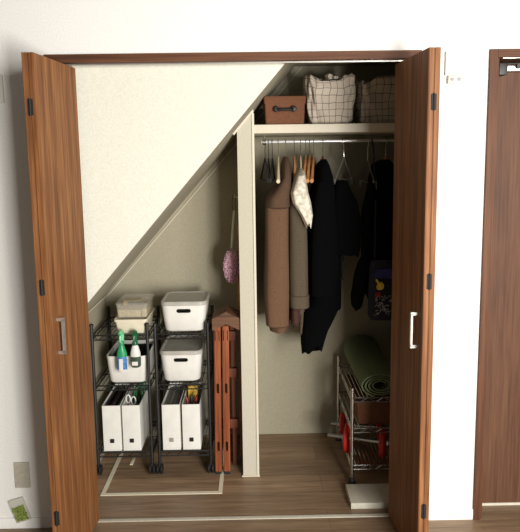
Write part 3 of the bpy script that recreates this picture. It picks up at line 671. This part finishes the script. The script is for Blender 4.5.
# printed dark bag
t = empty('printed_bag', (.655, .385, .97), 'dark blue bag with yellow, red and white print hanging before the black jacket', 'bag')
loft('bag_body', M['navy'], [(1.13, .600, .705, .365, .395), (1.10, .592, .712, .355, .405), (.95, .588, .718, .345, .41), (.86, .587, .718, .345, .41), (.832, .60, .71, .355, .40)], t, (.655, .385, .97), .04, (4, 7), seed=18)
bm = nb(); add_tube(bm, [(-.035, 0, .15), (-.030, .02, .45), (-.012, .17, .70), (-.014, .212, .762), (-.014, .228, .745)], .004, 6); finish('bag_strap', bm, M['navy'], t, True)
def blob(name, m, pts, y, parent):
    bm = nb(); add_rings(bm, [[Vector((x, yy, z)) for x, z in pts] for yy in (y, y+.012)]); return finish(name, bm, m, parent)
blob('print', M['print_b'], [(-.045, .08), (.045, .075), (.05, .115), (.03, .125), (-.035, .12)], -.044, t)
blob('print', M['print_y'], [(-.036, .075), (-.028, .07), (-.020, .055), (-.008, .06), (.002, .045), (0, .028), (-.012, .02), (-.030, .022), (-.034, .035), (-.027, .05), (-.037, .062)], -.047, t)
blob('print', M['print_r'], [(-.038, .006), (-.018, .010), (-.012, -.004), (-.022, -.014), (-.038, -.012)], -.047, t)
bm = nb()
for k in range(46):
    x, z = random.uniform(-.042, .035), random.uniform(-.105, -.012); a0 = random.uniform(0, 6); l = random.uniform(.004, .010)
    add_tube(bm, [(x+l*cos(a0+j*.9), -.0445-.003*cos(j), z+l*.8*sin(a0+j*.9)) for j in range(4)], .0011, 4)
finish('print', bm, M['print_w'], t)

# ---------------- chrome rack with mat, box and dumbbells ----------------
rx0, rx1, ry0, ry1 = .50, .81, .302, .767
t = empty('wire_rack', ((rx0+rx1)/2, (ry0+ry1)/2, 0), 'small chrome wire rack at the right of the closet floor', 'rack'); ox, oy = (rx0+rx1)/2, (ry0+ry1)/2
for x in (rx0, rx1):
    for y in (ry0, ry1):
        bm = nb(); add_tube(bm, [(x-ox, y-oy, .03), (x-ox, y-oy, .50)], .0095, 10); add_lathe(bm, [(.011, .50), (.011, .507), (.004, .511)], 10, Matrix.Translation((x-ox, y-oy, 0))); p = finish('post', bm, M['chrome'], t, True)
        bm = nb(); add_lathe(bm, [(.019, 0), (.019, .012), (.013, .022), (.012, .034)], 14, Matrix.Translation((x-ox, y-oy, 0))); finish('foot', bm, M['rubber'], t, True)
for z in (.10, .295, .455):
    bm = nb(); X0, X1, Y0, Y1 = rx0-ox, rx1-ox, ry0-oy, ry1-oy
    for dz in (0, -.022):
        for a, b in (((X0, Y0), (X1, Y0)), ((X1, Y0), (X1, Y1)), ((X1, Y1), (X0, Y1)), ((X0, Y1), (X0, Y0))): add_tube(bm, [(a[0], a[1], z+dz), (b[0], b[1], z+dz)], .0035, 6)
    n = 8
    for k in range(n):
        f0, f1 = k/n, (k+1)/n; za, zb = z-(k % 2)*.022, z-((k+1) % 2)*.022
        for y in (Y0, Y1): add_tube(bm, [(X0+(X1-X0)*f0, y, za), (X0+(X1-X0)*f1, y, zb)], .0022, 4)
        for x in (X0, X1): add_tube(bm, [(x, Y0+(Y1-Y0)*f0, za), (x, Y0+(Y1-Y0)*f1, zb)], .0022, 4)
    for k in range(1, 16): x = X0+(X1-X0)*k/16; add_tube(bm, [(x, Y0, z), (x, Y1, z)], .002, 4)
    finish('wire_shelf', bm, M['chrome'], t)
# yoga mat: a spiral sheet, flattened, swept towards the back
bm = nb(); turns, N = 3.6, 150; outer, inner = [], []
for k in range(N+1):
    a = 2*pi*turns*k/N; rr = .018+(.060-.018)*k/N+.0; rr2 = rr+.0062
    a2 = a+pi*.2
    for L_, q in ((inner, rr), (outer, rr2)): L_.append((q*1.50*cos(a2), q*.93*sin(a2)))
prof = inner+outer[::-1]
rings = [[Vector((x*(1+.10*f), y, z*(1+.45*f)+.024*f)) for x, z in prof] for f, y in ((0, -.26), (.4, -.06), (1, .24))]
add_rings(bm, rings); o = finish('yoga_mat', bm, M['mat_green'], None, True); o.location = (.637, .555, .5205)
tag(o, 'rolled green yoga mat lying on top of the chrome rack', 'yoga mat')
t = empty('storage_box', (.655, .52, .2985), 'brown box on the middle shelf of the chrome rack', 'box')
bm = nb(); add_rings(bm, [rrect(0, 0, .118, .175, .01, .0), rrect(0, 0, .125, .18, .01, .105)]); finish('box_body', bm, M['box_brown'], t, True)
bm = nb(); add_rings(bm, [rrect(0, 0, .128, .183, .01, .098), rrect(0, 0, .128, .183, .01, .124)]); finish('box_lid', bm, M['box_brown'], t, True)
def dumbbell(c, rz, label, xs, rp, ends, zc):
    t = empty('dumbbell', (c[0], c[1], zc), label, 'dumbbell', 'red dumbbells', rz=rz)
    bm = nb(); add_tube(bm, [(ends[0], 0, 0), (ends[1], 0, 0)], .0115, 12); finish('bar', bm, M['chrome'], t, True)
    Q = Matrix.Rotation(pi/2, 4, 'Y')
    for x in xs:
        bm = nb(); add_lathe(bm, [(.03, -.015), (rp-.008, -.015), (rp, -.008), (rp, .008), (rp-.008, .015), (.03, .015)], 32, Matrix.Translation((x, 0, 0)) @ Q); finish('weight_plate', bm, M['red'], t, True)
        s = -1 if x < 0 else 1
        bm = nb(); add_lathe(bm, [(.016, 0), (.022, .002), (.022, .012), (.016, .014)], 12, Matrix.Translation((x+s*.0155-(.0 if s > 0 else .014), 0, 0)) @ Q); finish('collar', bm, M['chrome'], t, True)
dumbbell((.588, .402), R(-19), 'red dumbbell at the front of the bottom rack shelf', (-.092, .088), .078, (-.20, .13), .183)
dumbbell((.60, .60), R(-12), 'red dumbbell behind the other on the bottom rack shelf', (-.10, .10), .062, (-.165, .15), .167)
t = bx('flat_board', (.46, .76, .088, .252, 0.0005, .03), M['board'], None, bev=.003)
tag(t, 'flat white board on the floor in front of the chrome rack', 'board')
